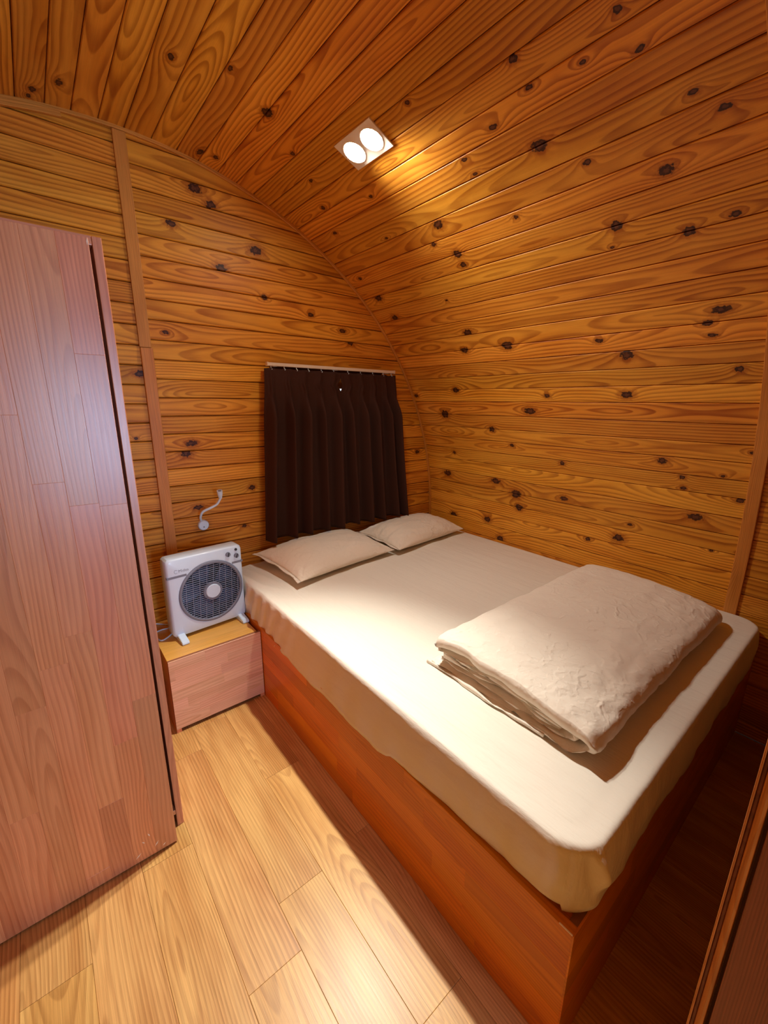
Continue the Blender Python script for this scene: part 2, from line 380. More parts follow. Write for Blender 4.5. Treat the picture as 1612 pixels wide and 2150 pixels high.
rear = {}
for i in range(len(joints)-1):
    s0, s1 = joints[i], joints[i+1]
    par = wall_right if s1 <= S1+1e-6 else (ceiling if s1 <= S2+1e-6 else wall_left)
    p0, p1 = vpt(s0), vpt(s1)
    V = (p1-p0); w = V.length; V.normalize()
    W = V.cross(Y); c = Vector((CX, 0, max(CZ, 0.0)))
    if W.dot(c-p0) < 0: W = -W
    kk = []
    for (ks, ky, kr) in KV:
        if s0-0.25*kr <= ks <= s1+0.25*kr:
            kk.append((ky-YF, min(max(ks-s0, 0.2*kr), w-0.2*kr), min(kr*0.74, 0.020)))
    kk.sort(key=lambda k: -k[2])
    board('plank', Vector((p0.x, YF, p0.z)), Y, V, W, 0.0, YB-YF, w, 0.012, M['pine'], par, ch=0.0022, gap=0.0011, knots=kk[:5])
    # the boards of the bay behind the camera, outside the picture: joined below
    rear.setdefault(par, []).append(board('plank', Vector((p0.x, YR, p0.z)), Y, V, W, 0.0, YF-YR, w, 0.012, M['pine'], par, ch=0.0022, knots=[(rnd.uniform(0.1, 2.8), rnd.uniform(0.01, 0.07), rnd.uniform(0.005, 0.013)) for _ in range(3)]))
for par, lst in rear.items():
    bm = bmesh.new()
    for o in lst: bm.from_mesh(o.data)
    for o in lst: me = o.data; bpy.data.objects.remove(o); bpy.data.meshes.remove(me)
    tag(obj('rear_boarding', bm, M['pine'], par), kind='stuff')

# rib board over the joint of the right wall
def arc_strip(name, s0, s1, n, rin, rout, y0, y1, mat, parent=None, kind=None):
    ss = [s0+(s1-s0)*i/n for i in range(n+1)]
    if s0 < 0 < s1: ss = sorted(ss+[0.0])
    vs_, dat, fs_ = [], [], []
    e = 0.002
    for s in ss:
        for (rad, y) in ((rout, y0), (rin+e, y0), (rin, y0+e), (rin, y1-e), (rin+e, y1), (rout, y1)):
            p = vpt(s, rad); vs_.append(Vector((p.x, y, p.z))); dat.append((s, y-y0+(R0-rad)*0.5))
    for i in range(len(ss)-1):
        for j in range(6):
            a = 6*i+j; b = 6*i+(j+1) % 6
            fs_.append((a, a+6, b+6, b))
    fs_ += [tuple(range(6)), tuple(range(6*len(ss)-1, 6*len(ss)-7, -1))]
    o = from_py(name, vs_, fs_, mat, parent)
    bm = bmesh.new(); bm.from_mesh(o.data); bmesh.ops.recalc_face_normals(bm, faces=bm.faces); bm.to_mesh(o.data); bm.free()
    set_board(o.data, dat, SEED[0]*1.0); SEED[0] += 1
    if kind: o['kind'] = kind
    return o
arc_strip('trim_1', -0.613, SE, 60, R0-0.012, R0-0.0003, 0.309, 0.354, M['trimwood'], kind='structure')
# thin moulding that follows the arch on the end wall
arc_strip('trim_2', -0.25, math.pi*R0+0.25, 90, R0-0.012, R0-0.0003, YB-0.013, YB-0.0005, M['trimwood'], kind='structure')
arc_strip('trim_3', 2.99, 3.75, 14, R0-0.030, R0-0.0125, YB-0.017, YB-0.0005, M['trimwood'], kind='structure')

# ---- end wall: boards on both sides of the middle batten, window behind the curtain
def disc_wall(name, y0, y1, mat, hole=None, xmin=None):
    """barrel-shaped wall with an optional rectangular opening, as columns"""
    xs = [CX-R0-0.05+(2*R0+0.1)*i/60 for i in range(61)]
    if hole: xs = sorted(xs+[hole[0], hole[1]])
    if xmin is not None: xs = [xmin+(CX+R0-0.0005-xmin)*i/24 for i in range(25)]
    bm = bmesh.new()
    RW = R0+0.05 if xmin is None else R0-0.0005
    def top(x):
        d = RW**2-(x-CX)**2
        return CZ+math.sqrt(max(d, 0))
    for a, b in zip(xs[:-1], xs[1:]):
        if b-a < 1e-6: continue
        segs = [(0.0, None)]
        m = (a+b)/2
        if hole and hole[0] < m < hole[1]: segs = [(0.0, hole[2]), (hole[3], None)]
        for z0, z1 in segs:
            ta = top(a) if z1 is None else z1; tb = top(b) if z1 is None else z1
            if max(ta, tb) <= z0: continue
            v = [bm.verts.new(p) for p in ((a, y0, z0), (b, y0, z0), (b, y0, tb), (a, y0, ta), (a, y1, z0), (b, y1, z0), (b, y1, tb), (a, y1, ta))]
            for f in ((0, 1, 2, 3), (4, 7, 6, 5), (0, 4, 5, 1), (3, 2, 6, 7), (0, 3, 7, 4), (1, 5, 6, 2)): bm.faces.new([v[i] for i in f])
    return tag(obj(name, bm, mat), kind='structure')
WX0, WX1, WZ0, WZ1 = 0.99, 1.74, 0.74, 1.51
wall_back = disc_wall('wall_back', YB+0.013, YB+0.06, M['groove'], (WX0, WX1, WZ0, WZ1))
def xr(z, side=1):
    if z <= CZ: return CX+side*R0
    return CX+side*math.sqrt(max(R0*R0-(z-CZ)**2, 1e-6))
ZTOP = CZ+R0
def wall_board(z0, z1, x0, x1):
    zt = min(z1, ZTOP-0.001)
    if zt-z0 < 0.01: return
    kk = [(kx, min(max(kz-z0, 0.003), zt-z0-0.003), min(kr*0.66, 0.02)) for (kx, kz, kr) in KB if z0-0.003 <= kz <= z1+0.003 and (x0 if not callable(x0) else -9) < kx < (x1 if not callable(x1) else 9)]
    board('plank', Vector((0, YB, z0)), X, Z, -Y, x0, x1, zt-z0, 0.012, M['pine'], wall_back, ch=0.0035, gap=0.0014, knots=kk[:5])
for k in range(-10, 21):
    z0 = 0.762+0.0812*k; z1 = z0+0.0812
    if z1 < 0.02: continue
    z0 = max(z0, 0.0)
    right = lambda v, z0=z0: xr(z0+v)
    if z1 > WZ0 and z0 < WZ1:
        wall_board(z0, z1, 0.404, WX0); wall_board(z0, z1, WX1, right)
    elif z0 < ZTOP-0.02:
        if xr(min(z1, ZTOP-0.001)) > 0.42: wall_board(z0, z1, 0.404, right)
for k in range(-10, 21):
    z0 = 0.734+0.0812*k; z1 = z0+0.0812
    if z1 < 0.02 or z0 > ZTOP-0.02: continue
    z0 = max(z0, 0.0)
    wall_board(z0, z1, (lambda v, z0=z0: xr(z0+v, -1)), 0.404)
# middle batten in two lengths
def batten(name, lo, hi):
    o = boxboard(name, lo, hi, 2, M['trimwood'], None, 0.002); o['kind'] = 'structure'; return o
batten('trim_4', (0.402, YB-0.016, 0.0), (0.450, YB-0.0005, 1.618))
batten('trim_5', (0.400, YB-0.012, 1.620), (0.446, YB-0.0005, ZTOP-0.014))

# window behind the curtain
def window(name, x0, x1, z0, z1, ya, yb, fw, panes):
    w = bpy.data.objects.new(name, None); C.objects.link(w); w.location = ((x0+x1)/2, ya, z0); w['kind'] = 'structure'
    d = 1 if yb > ya else -1
    lo, hi = min(ya, yb), max(ya, yb)
    boxboard('window_frame', (x0-0.002, lo, z1-fw), (x1+0.002, hi, z1+0.002), 0, M['trimwood'], w)
    boxboard('window_frame', (x0-0.002, lo, z0-0.002), (x1+0.002, hi, z0+fw), 0, M['trimwood'], w)
    boxboard('window_frame', (x0-0.002, lo, z0+fw), (x0+fw, hi, z1-fw), 2, M['trimwood'], w)
    boxboard('window_frame', (x1-fw, lo, z0+fw), (x1+0.002, hi, z1-fw), 2, M['trimwood'], w)
    n = panes
    for i in range(n):
        a = x0+fw+(x1-x0-2*fw)*i/n; b = x0+fw+(x1-x0-2*fw)*(i+1)/n
        if i > 0: boxboard('glazing_bar', (a-0.012, lo+0.01, z0+fw), (a+0.012, hi-0.01, z1-fw), 2, M['trimwood'], w); a += 0.012
        if i < n-1: b -= 0.012
        box('pane', (a, (lo+hi)/2-0.002, z0+fw), (b, (lo+hi)/2+0.002, z1-fw), M['glass'], w, 0.0)
    return w
window('window_1', WX0, WX1, WZ0, WZ1, YB-0.002, YB+0.055, 0.035, 2)
# casing around the opening, its lower board shows under the curtain
for nm, lo, hi, ax in (('trim_6', (WX0-0.05, YB-0.014, WZ0-0.075), (WX1+0.05, YB-0.0005, WZ0+0.0), 0),
                       ('trim_7', (WX0-0.05, YB-0.014, WZ1), (WX1+0.03, YB-0.0005, WZ1+0.04), 0)):
    o = boxboard(nm, lo, hi, ax, M['trimwood'], None, 0.003); o['kind'] = 'structure'

# ---- far room end behind the camera: wall with a glazed door
GX0, GX1, GZ1 = 0.18, 0.94, 2.02
wall_rear = disc_wall('wall_rear', YR-0.06, YR, M['wallboard'], (GX0, GX1, 0.0, GZ1))
d = bpy.data.objects.new('door_1', None); C.objects.link(d); d.location = ((GX0+GX1)/2, YR-0.03, 0); d['kind'] = 'structure'
boxboard('stile', (GX0, YR-0.05, 0.01), (GX0+0.07, YR-0.01, GZ1), 2, M['trimwood'], d)
boxboard('stile', (GX1-0.07, YR-0.05, 0.01), (GX1, YR-0.01, GZ1), 2, M['trimwood'], d)
boxboard('rail', (GX0+0.07, YR-0.05, GZ1-0.09), (GX1-0.07, YR-0.01, GZ1), 0, M['trimwood'], d)
boxboard('rail', (GX0+0.07, YR-0.05, 0.01), (GX1-0.07, YR-0.01, 0.45), 0, M['trimwood'], d)
box('pane', (GX0+0.07, YR-0.032, 0.45), (GX1-0.07, YR-0.028, GZ1-0.09), M['glass'], d, 0)

# ---- partition on the right with the door frame next to the camera
wall_front = disc_wall('wall_front', -0.02, 0.0165, M['wallboard'], None, 0.7055)
JX = 0.66
t8 = tag(boxboard('trim_8', (JX, 0.0169, 0.0), (JX+0.045, 0.0272, 2.05), 2, M['trimwood'], None, 0.004), kind='structure')
t9 = tag(boxboard('trim_9', (JX+0.005, 0.0274, 0.0), (JX+0.045, 0.0317, 2.05), 2, M['doorwood'], None, 0.001), kind='structure')
t10 = tag(boxboard('trim_10', (JX, 0.0319, 0.0), (JX+0.045, 0.0348, 2.05), 2, M['trimwood'], None, 0.0016), kind='structure')
d2 = bpy.data.objects.new('door_2', None); C.objects.link(d2); d2.location = (JX+0.02, -0.4, 0); d2['kind'] = 'structure'
boxboard('door_leaf', (JX, -0.60, 0.012), (JX+0.036, 0.0120, 2.0), 2, M['doorwood'], d2, 0.003)
cyl_bm(b := bmesh.new(), (JX, -0.54, 1.0), (-1, 0, 0), 0.012, 0.012, 0.04, 20)
tube_bm(b, [(JX-0.04, -0.54, 1.0), (JX-0.042, -0.49, 1.0), (JX-0.042, -0.42, 1.0)], 0.009, 12)
obj('door_handle', b, M['metal'], d2, True)

# ---- floor: laminate boards running towards the end wall
floor = tag(box('floor', (CX-R0-0.05, YR-0.06, -0.05), (CX+R0+0.05, YB+0.06, -0.008), M['groove'], None, 0), kind='structure')
fx = 0.0495-0.1435*13
col = -13
ends = {1: [0.738, 1.59], 2: [0.872, 0.02, 1.72], 3: [0.437, 1.288], 0: [1.21, 0.36], 4: [0.9], -1: [0.62, 1.47], -2: [1.05, 0.2]}
while fx < CX+R0:
    a, b = max(fx, CX-R0+0.001), min(fx+0.1435, CX+R0-0.001)
    if b-a > 0.01:
        e = ends.get(col)
        if e is None: e = [rnd.uniform(0.0, 0.85)]
        ys = sorted(e); y = ys[0]
        while y-0.852 > YR: y -= 0.852; ys.append(y)
        y = max(ys)
        while y+0.852 < YB-0.1: y += 0.852; ys.append(y)
        ys = [YR]+sorted(q for q in ys if YR+0.05 < q < YB-0.02)+[YB]
        for y0, y1 in zip(ys[:-1], ys[1:]):
            board('floor_board', Vector((a, 0, 0)), Y, X, Z, y0+0.0003, y1-0.0003, b-a, 0.008, M['floorwood'], floor, ch=0.0007, gap=0.0002)
    fx += 0.1435; col += 1

# ------------------------------------------------------------------ bed
BX0, BX1, BY0, BY1 = 0.682, 2.2035, 0.224, 2.1365
BZ = 0.366
bed = thing('bed_base', 'orange-brown wooden box bed base of jointed panels under the mattress', 'bed', (1.4, 1.2, 0))
sp = boxboard('side_panel', (BX0+0.004, BY0+0.018, 0.0), (BX0+0.022, BY1, BZ-0.003), 1, M['glueline'], bed, 0.0008)
staves(sp, Vector((BX0+0.0042, BY0, 0.0)), Y, Z, -X, BY1-BY0, BZ-0.001, 0.061, (0.28, 0.62), M['bedstave'], th=0.0042, seed0=5)
boxboard('side_panel', (BX0, BY0, BZ-0.003), (BX0+0.022, BY1, BZ), 1, M['bedstave'], bed, 0.001)
fp = boxboard('foot_panel', (BX0+0.0045, BY0, 0.0), (BX1, BY0+0.018, BZ-0.003), 0, M['glueline'], bed, 0.0008)
staves(fp, Vector((BX0+0.0005, BY0+0.0002, 0.0)), X, Z, -Y, BX1-BX0-0.002, BZ-0.001, 0.061, (0.28, 0.6), M['bedstave'], th=0.004, seed0=8)
boxboard('inner_rail', (BX0+0.0225, BY0+0.0185, BZ-0.035), (BX0+0.062, BY1, BZ-0.007), 1, M['bedstave'], bed, 0.0015)
boxboard('inner_rail', (BX0+0.0625, BY0+0.0185, BZ-0.035), (BX1-0.002, BY0+0.062, BZ-0.009), 0, M['bedstave'], bed, 0.0015)
for i in range(9):
    y = BY0+0.16+i*0.215
    boxboard('bed_slat', (BX0+0.0225, y, BZ-0.055), (BX1-0.004, y+0.09, BZ-0.0355), 0, M['bedstave'], bed, 0.002)
# splintered bare edge at the corner
bm = bmesh.new(); add_box(bm, (BX0-0.0006, BY0-0.0006, BZ-0.0018), (BX0+0.0022, BY0+0.028, BZ+0.0006), 0.0004)
obj('bare_corner_chip', bm, M['chip'], bed)

# ------------------------------------------------------------------ mattress with fitted sheet
MX0, MX1, MY0, MY1, MZ0, MZ1 = 0.692, 2.196, 0.215, 2.132, 0.362, 0.54
mat_t = thing('mattress', 'double mattress in a cream fitted sheet on the wooden bed base', 'mattress', (1.44, 1.17, MZ0))
box('mattress_core', (MX0+0.05, MY0+0.05, MZ0), (MX1-0.03, MY1-0.03, MZ1-0.03), M['sheet'], mat_t, 0.03, 3)
def fbm(x, y, z=0.0, s=1.0, o=3):
    v = 0; a = 1
    for k in range(o):
        v += a*noise.noise(Vector((x*s, y*s, z+7.3*k))); a *= 0.5; s *= 2.03
    return v
def sheet_mesh():
    rh = 0.09; r2 = 0.015
    def dist(n, lo, hi, e):
        # finer towards the rims
        out = []
        for i in range(n+1):
            t = i/n; out.append(lo+(hi-lo)*(t-0.11*math.sin(2*math.pi*t)/1.0*0.9))
        return out
    NX, NY, NS = 110, 140, 16
    xs = dist(NX, MX0, MX1, 0); ys = dist(NY, MY0, MY1, 0)
    def plan(x, y):
        ix = min(max(x, MX0+rh), MX1-rh); iy = min(max(y, MY0+rh), MY1-rh)
        ox, oy = x-ix, y-iy
        m = max(abs(ox), abs(oy)); l = math.hypot(ox, oy)
        if l < 1e-9: return x, y, 0, 0, rh
        if abs(ox) > 1e-9 and abs(oy) > 1e-9: ox, oy = ox/l*m, oy/l*m; l = m
        return ix+ox, iy+oy, ox/l, oy/l, rh-l
    V, F, idx = [], [], {}
    def topz(x, y, d):
        z = MZ1
        dd = max(d, 0)
        if dd < r2: z -= r2-math.sqrt(max(r2*r2-(r2-dd)**2, 0))
        # soft piped rim and dents
        wr = 0.0036*fbm(x*2.4+y*0.5, y*0.55-x*0.1, 1.0, 2.6, 4)
        hd = 0.0035*fbm(x, y, 4.0, 2.0, 2)
        k = min(1, dd/0.06)
        # fan of creases near the head end of the open side
        cr = 0.004*math.sin((x*0.9+y*0.25)*95+3*fbm(x, y, 2, 3, 2))*math.exp(-((x-MX0-0.05)/0.10)**2)*min(1, max(0, (y-1.55)/0.3))
        return z+wr*(0.4+0.6*k)+hd*k-0.0009*math.exp(-((dd-0.05)/0.015)**2)+cr*min(1, dd/0.02)
    for i, x in enumerate(xs):
        for j, y in enumerate(ys):
            px, py, nx, ny, d = plan(x, y)
            ex, ey = min(x-MX0, MX1-x), min(y-MY0, MY1-y)
            d = min(d, min(ex, ey)) if min(ex, ey) < rh else rh
            idx[i, j] = len(V); V.append((px, py, topz(px, py, d)))
    for i in range(NX):
        for j in range(NY): F.append((idx[i, j], idx[i+1, j], idx[i+1, j+1], idx[i, j+1]))
    per = [(i, 0) for i in range(NX)]+[(NX, j) for j in range(NY)]+[(i, NY) for i in range(NX, 0, -1)]+[(0, j) for j in range(NY, 0, -1)]
    rows = [[idx[p] for p in per]]
    L = 0; arc = []
    for k, p in enumerate(per):
        q = V[idx[p]]; arc.append(L); nq = V[idx[per[(k+1) % len(per)]]]; L += math.hypot(nq[0]-q[0], nq[1]-q[1])
    for s in range(1, NS+1):
        t = s/NS; row = []
        for k, p in enumerate(per):
            px, py, nx, ny, d = plan(xs[p[0]], ys[p[1]])
            wl = max(0, -nx)                       # open side
            hem = MZ0+0.010*fbm(px*3, py*3, 9, 1.6, 3)+0.016
            if wl > 0.5: hem = MZ0-0.012+0.016*math.sin(py*9.0+1.0)*0.5+0.014*fbm(py, 0, 3, 5, 3)+max(0, (0.85-py))*0.065-max(0, py-1.2)*0.022
            if wl <= 0.5 or py < 0.8: hem = max(hem, MZ0+0.009+0.003*math.sin(arc[k]*13))
            if ny < -0.5: hem = MZ0+0.014+0.010*fbm(px, 0, 5, 4, 3)
            ztop = V[idx[p]][2]
            z = ztop+(hem-ztop)*t
            bulge = 0.006*math.sin(min(1, t*1.15)*math.pi)
            fold = 0.0045*fbm(arc[k], z*0.35, 11, 9, 3)*t+0.002*fbm(arc[k], z*3, 2, 6, 3)
            if wl > 0.5: fold += 0.016*t*t*min(1, max(0, (py-0.55)/0.35))
            # vertical gathers near the head end and at the free corner
            if wl > 0.5 and py > 1.35:
                g = min(1, (py-1.35)/0.4)
                fold += 0.006*g*math.sin(arc[k]*70+6*t+2*fbm(py, z, 1, 4, 2))
                bulge -= 0.016*g*(t-0.2)
            cd = math.hypot(px-(MX0+0.035), py-(MY0+0.033))
            if ny < -0.2 and px < MX0+0.2:
                c = px-(MX0+0.062)-0.02*(t-0.2)
                fold += (0.026*math.exp(-(c/0.010)**2)-0.006*math.exp(-((c+0.022)/0.010)**2)-0.006*math.exp(-((c-0.022)/0.010)**2))*math.exp(-((t-0.28)/0.30)**2)
            if ny < -0.5: bulge += 0.006*fbm(px, z, 6, 6, 3)
            off = bulge+fold
            if px > MX1-0.02 or py > MY1-0.02: off = min(off, 0)*0.3
            row.append(len(V)); V.append((px+nx*off, py+ny*off, z))
        rows.append(row)
    n = len(per)
    for a, b in zip(rows[:-1], rows[1:]):
        for k in range(n): F.append((a[k], a[(k+1) % n], b[(k+1) % n], b[k])[::-1])
    # turned-in hem
    row = []
    for k, p in enumerate(per):
        px, py, nx, ny, d = plan(xs[p[0]], ys[p[1]]); v = V[rows[-1][k]]
        row.append(len(V)); V.append((px-nx*0.03, py-ny*0.03, max(v[2]+0.002, MZ0-0.0)))
    a, b = rows[-1], row
    for k in range(n): F.append((a[k], a[(k+1) % n], b[(k+1) % n], b[k])[::-1])
    o = from_py('fitted_sheet', V, F, M['sheet'], mat_t, True)
    bm = bmesh.new(); bm.from_mesh(o.data); bmesh.ops.recalc_face_normals(bm, faces=bm.faces); bm.to_mesh(o.data); bm.free()
    o.data.shade_smooth()
    return o
sheet_mesh()

# ------------------------------------------------------------------ pillows
def pillow(label, c, sx, sy, th, rz, tilt, seed, roll=0.0):
    c = (c[0], c[1], c[2]-0.010)
    P = thing('pillow', label, 'pillow', (c[0], c[1], c[2]), 'pillows at the head of the bed')
    NU, NV = 90, 64
    Mx = Matrix.Translation(Vector(c)+Vector((0, 0, 0.5*sy*math.sin(math.radians(tilt))))) @ Matrix.Rotation(math.radians(rz), 4, 'Z') @ Matrix.Rotation(math.radians(tilt), 4, 'X') @ Matrix.Rotation(math.radians(roll), 4, 'Y')
    V, F = [], []
    def surf(u, v, side):
        # concave edges, pointed corners
        e = 0.055
        x = u*sx/2*(1-e*(1-v*v)*abs(u)**3); y = v*sy/2*(1-e*1.3*(1-u*u)*abs(v)**3)
        h = (max(0, 1-abs(u)**2.6)**0.62)*(max(0, 1-abs(v)**2.4)**0.62)
        z = side*th/2*h*(1.0 if side > 0 else 0.55)
        w = 0.010*fbm(u*1.3+seed, v*1.1, seed, 1.4, 2)*h
        # creases radiating from the corners and short seams
        cr = 0
        for cu in (-1, 1):
            for cv in (-1, 1):
                a = math.atan2((v-cv)*sy, (u-cu)*sx); rr = math.hypot((u-cu)*sx, (v-cv)*sy)
                cr += 0.0045*math.sin(a*11+seed*3+cu+2*cv)*math.exp(-(rr/0.16)**2)*min(1, rr/0.03)
        cr += 0.0035*fbm(u*sx*0.6+seed, v*sy*2.2, seed+4, 9, 3)
        return Vector((x, y, z+th*0.27+(w+1.5*cr*min(1, h*3))*(1 if side > 0 else -0.3)))
    ids = {}
    for side in (1, -1):
        for i in range(NU+1):
            for j in range(NV+1):
                u = -1+2*i/NU; v = -1+2*j/NV
                u = math.sin(u*math.pi/2*0.999)*0.35+u*0.65; v = math.sin(v*math.pi/2*0.999)*0.35+v*0.65
                rim = i in (0, NU) or j in (0, NV)
                if side < 0 and rim: ids[side, i, j] = ids[1, i, j]; continue
                p = surf(u, v, side)
                if side < 0: p.z = max(p.z, 0.001)
                ids[side, i, j] = len(V); V.append(Mx @ p)
        for i in range(NU):
            for j in range(NV):
                q = (ids[side, i, j], ids[side, i+1, j], ids[side, i+1, j+1], ids[side, i, j+1])
                F.append(q if side > 0 else q[::-1])
    from_py('pillowcase', V, F, M['pillow'], P, True)
    # open hem of the case: a thin flat flange on the short side
    V2, F2 = [], []
    for j in range(NV+1):
        v = -1+2*j/NV
        b = surf(-1, v, 1); wv = 0.004*math.sin(v*9+seed)
        for dx, dz in ((0, 0.002), (-0.018, 0.003+wv), (-0.018, 0.001+wv), (0, -0.002)): V2.append(Mx @ (b+Vector((dx, 0, dz))))
    for j in range(NV):
        for k in range(4): F2.append((4*j+k, 4*j+(k+1) % 4, 4*j+4+(k+1) % 4, 4*j+4+k))
    from_py('case_hem', V2, F2, M['pillow'], P, True)
    return P
pillow('cream pillow in front of the curtain, nearer the fan, its end over the other pillow', (1.168, 1.925, 0.541), 0.65, 0.43, 0.155, 6, 4, 1.3)
pillow('cream pillow in the corner against the knotty plank wall', (1.828, 1.935, 0.541), 0.63, 0.37, 0.16, 5, 4, 4.1)

# ------------------------------------------------------------------ folded duvet
duv = thing('folded_duvet', 'cream quilt folded into a thick block at the foot of the bed', 'quilt', (1.48, 0.6, 0.541))
DX0, DX1, DY0, DY1, DZ = 0.935, 2.035, 0.325, 0.862, 0.5435
def layer(name, path, th, x0, x1, seed, puff=0.006, nx=120, crease=0.003, round_r=True):
    """a folded sheet of quilt: centre line in (y, z), swept along x"""
    pts = spline([(0, p[0], p[1]) for p in path], 8)
    n = len(pts); loop = []
    ths = th if callable(th) else (lambda s: th)
    tang = [(pts[min(i+1, n-1)]-pts[max(i-1, 0)]).normalized() for i in range(n)]
    left, right = [], []
    for i, (p, t) in enumerate(zip(pts, tang)):
        nn = Vector((0, -t.z, t.y)); h = ths(i/(n-1))/2
        e = min(1, min(i, n-1-i)/3.0); h *= (0.35+0.65*math.sqrt(e))
        left.append((p+nn*h, nn)); right.append((p-nn*h, -nn))
    loop = left+right[::-1]; m = len(loop)
    V, F = [], []
    for i in range(nx+1):
        t = i/nx; x = x0+(x1-x0)*(t-0.09*math.sin(2*math.pi*t))
        for k, (p, nn) in enumerate(loop):
            dl = x-x0; dr = x1-x
            sc = 1.0
            if dr < 0.07 and round_r: sc = math.sqrt(max(0, 1-(1-dr/0.07)**2))
            q = p.copy()
            zc = DZ+0.045
            q.z = DZ+(q.z-DZ)*(0.30+0.70*sc) if q.z > zc else q.z
            q.y = q.y+(0.03*(1-sc) if q.y < DY0+0.1 else -0.03*(1-sc) if q.y > DY1-0.1 else 0)
            if dl < 0.02: q -= nn*0.006*(1-dl/0.02)
            w = puff*fbm(x*1.2, p.y*1.2+p.z*3, seed, 3.0, 3)
            w += crease*fbm(x, p.y+p.z, seed+3, 22, 3)+crease*1.3*(abs(fbm(x*0.8, p.y*1.1+p.z*2, seed+8, 9, 2))-0.3)
            w += 0.010*math.exp(-dl/0.03)*fbm(p.y*6, p.z*10, seed+5, 1.8, 2)
            q += nn*w
            xx = x+0.014*fbm(p.y*3+seed, p.z*8, seed, 2.2, 3)*math.exp(-dl/0.06)+0.012*fbm(p.y*3, p.z*4, seed+1, 3, 2)*math.exp(-dr/0.05)
            if q.z < DZ-0.0005: q.z = DZ-0.0005+0.0006*noise.noise(q*20)
            V.append((xx, q.y, q.z))
    for i in range(nx):
        for k in range(m): F.append((i*m+k, i*m+(k+1) % m, (i+1)*m+(k+1) % m, (i+1)*m+k)[::-1])
    # end caps
    half = m//2
    for base, flip in ((0, True), (nx*m, False)):
        for k in range(half-1):
            f = (base+k, base+k+1, base+m-2-k, base+m-1-k); F.append(f if flip else f[::-1])
    o = from_py(name, V, F, M['duvet'], duv, True)
    bm = bmesh.new(); bm.from_mesh(o.data); bmesh.ops.recalc_face_normals(bm, faces=bm.faces); bm.to_mesh(o.data); bm.free()
    o.data.shade_smooth(); return o
H = 0.118
# outer fold wraps round the foot end; two thinner folds lie inside
layer('outer_fold', [(DY1+0.005, DZ+0.008), (0.75, DZ+0.008), (0.5, DZ+0.008), (0.385, DZ+0.010), (0.345, DZ+0.026), (0.332, DZ+0.042), (0.350, DZ+0.062), (0.41, DZ+0.077), (0.52, DZ+0.090), (0.72, DZ+0.098), (0.82, DZ+0.094), (DY1-0.005, DZ+0.080)],
      lambda s: 0.014+0.028*min(1, max(0, (s-0.38)/0.15)), DX0-0.008, DX1, 2.0, puff=0.008)
layer('middle_fold', [(DY1-0.02, DZ+0.026), (0.7, DZ+0.024), (0.5, DZ+0.024), (0.405, DZ+0.024), (0.378, DZ+0.036), (0.388, DZ+0.048), (0.43, DZ+0.055), (0.6, DZ+0.064), (0.75, DZ+0.066), (DY1-0.012, DZ+0.058)],
      0.013, DX0+0.004, DX1-0.03, 5.0, puff=0.005)
layer('inner_fold', [(DY1-0.03, DZ+0.044), (0.7, DZ+0.040), (0.55, DZ+0.040), (0.44, DZ+0.034), (0.418, DZ+0.040), (0.44, DZ+0.046), (0.55, DZ+0.055), (0.78, DZ+0.052)],
      0.009, DX0+0.012, DX1-0.04, 8.0, puff=0.003, crease=0.002)
layer('bottom_fold', [(DY1+0.02, DZ+0.0045), (0.7, DZ+0.0045), (0.55, DZ+0.0045), (0.45, DZ+0.0045)], 0.006, DX0-0.020, DX1-0.02, 11.0, puff=0.001, crease=0.001)

# ------------------------------------------------------------------ nightstand
NX0, NX1, NY0, NY1, NZ = 0.279, 0.679, 1.742, 2.133, 0.350
ns = thing('nightstand', 'low wooden box nightstand between wardrobe and bed, under the fan', 'nightstand', (0.48, 1.94, 0))
boxboard('side_panel', (NX0+0.001, NY0+0.0185, 0.0), (NX0+0.019, NY1, NZ-0.018), 1, M['stave'], ns, 0.001)
boxboard('side_panel', (NX1-0.019, NY0+0.0185, 0.0), (NX1-0.001, NY1, NZ-0.018), 1, M['stave'], ns, 0.001)
boxboard('top_panel', (NX0, NY0+0.016, NZ-0.0175), (NX1-0.012, NY1, NZ), 0, M['toplam'], ns, 0.0012)
bm = bmesh.new(); add_box(bm, (NX0, NY0+0.003, 0.018), (NX1, NY0+0.0155, NZ-0.001), 0.0006)
fpn = obj('front_panel', bm, M['glueline'], ns)
set_board(fpn.data, [(v.co.x, v.co.z) for v in fpn.data.vertices], 77.0)
staves(fpn, Vector((NX0, NY0+0.003, 0.018)), X, Z, -Y, NX1-NX0, NZ-0.019, 0.047, (0.14, 0.34), M['daylitstave'], th=0.003, seed0=12)
boxboard('foot', (NX0, NY0+0.0015, 0.0), (NX0+0.020, NY0+0.0155, 0.0175), 2, M['stave'], ns, 0.001)
boxboard('foot', (NX1-0.020, NY0+0.0015, 0.0), (NX1, NY0+0.0155, 0.0175), 2, M['stave'], ns, 0.001)

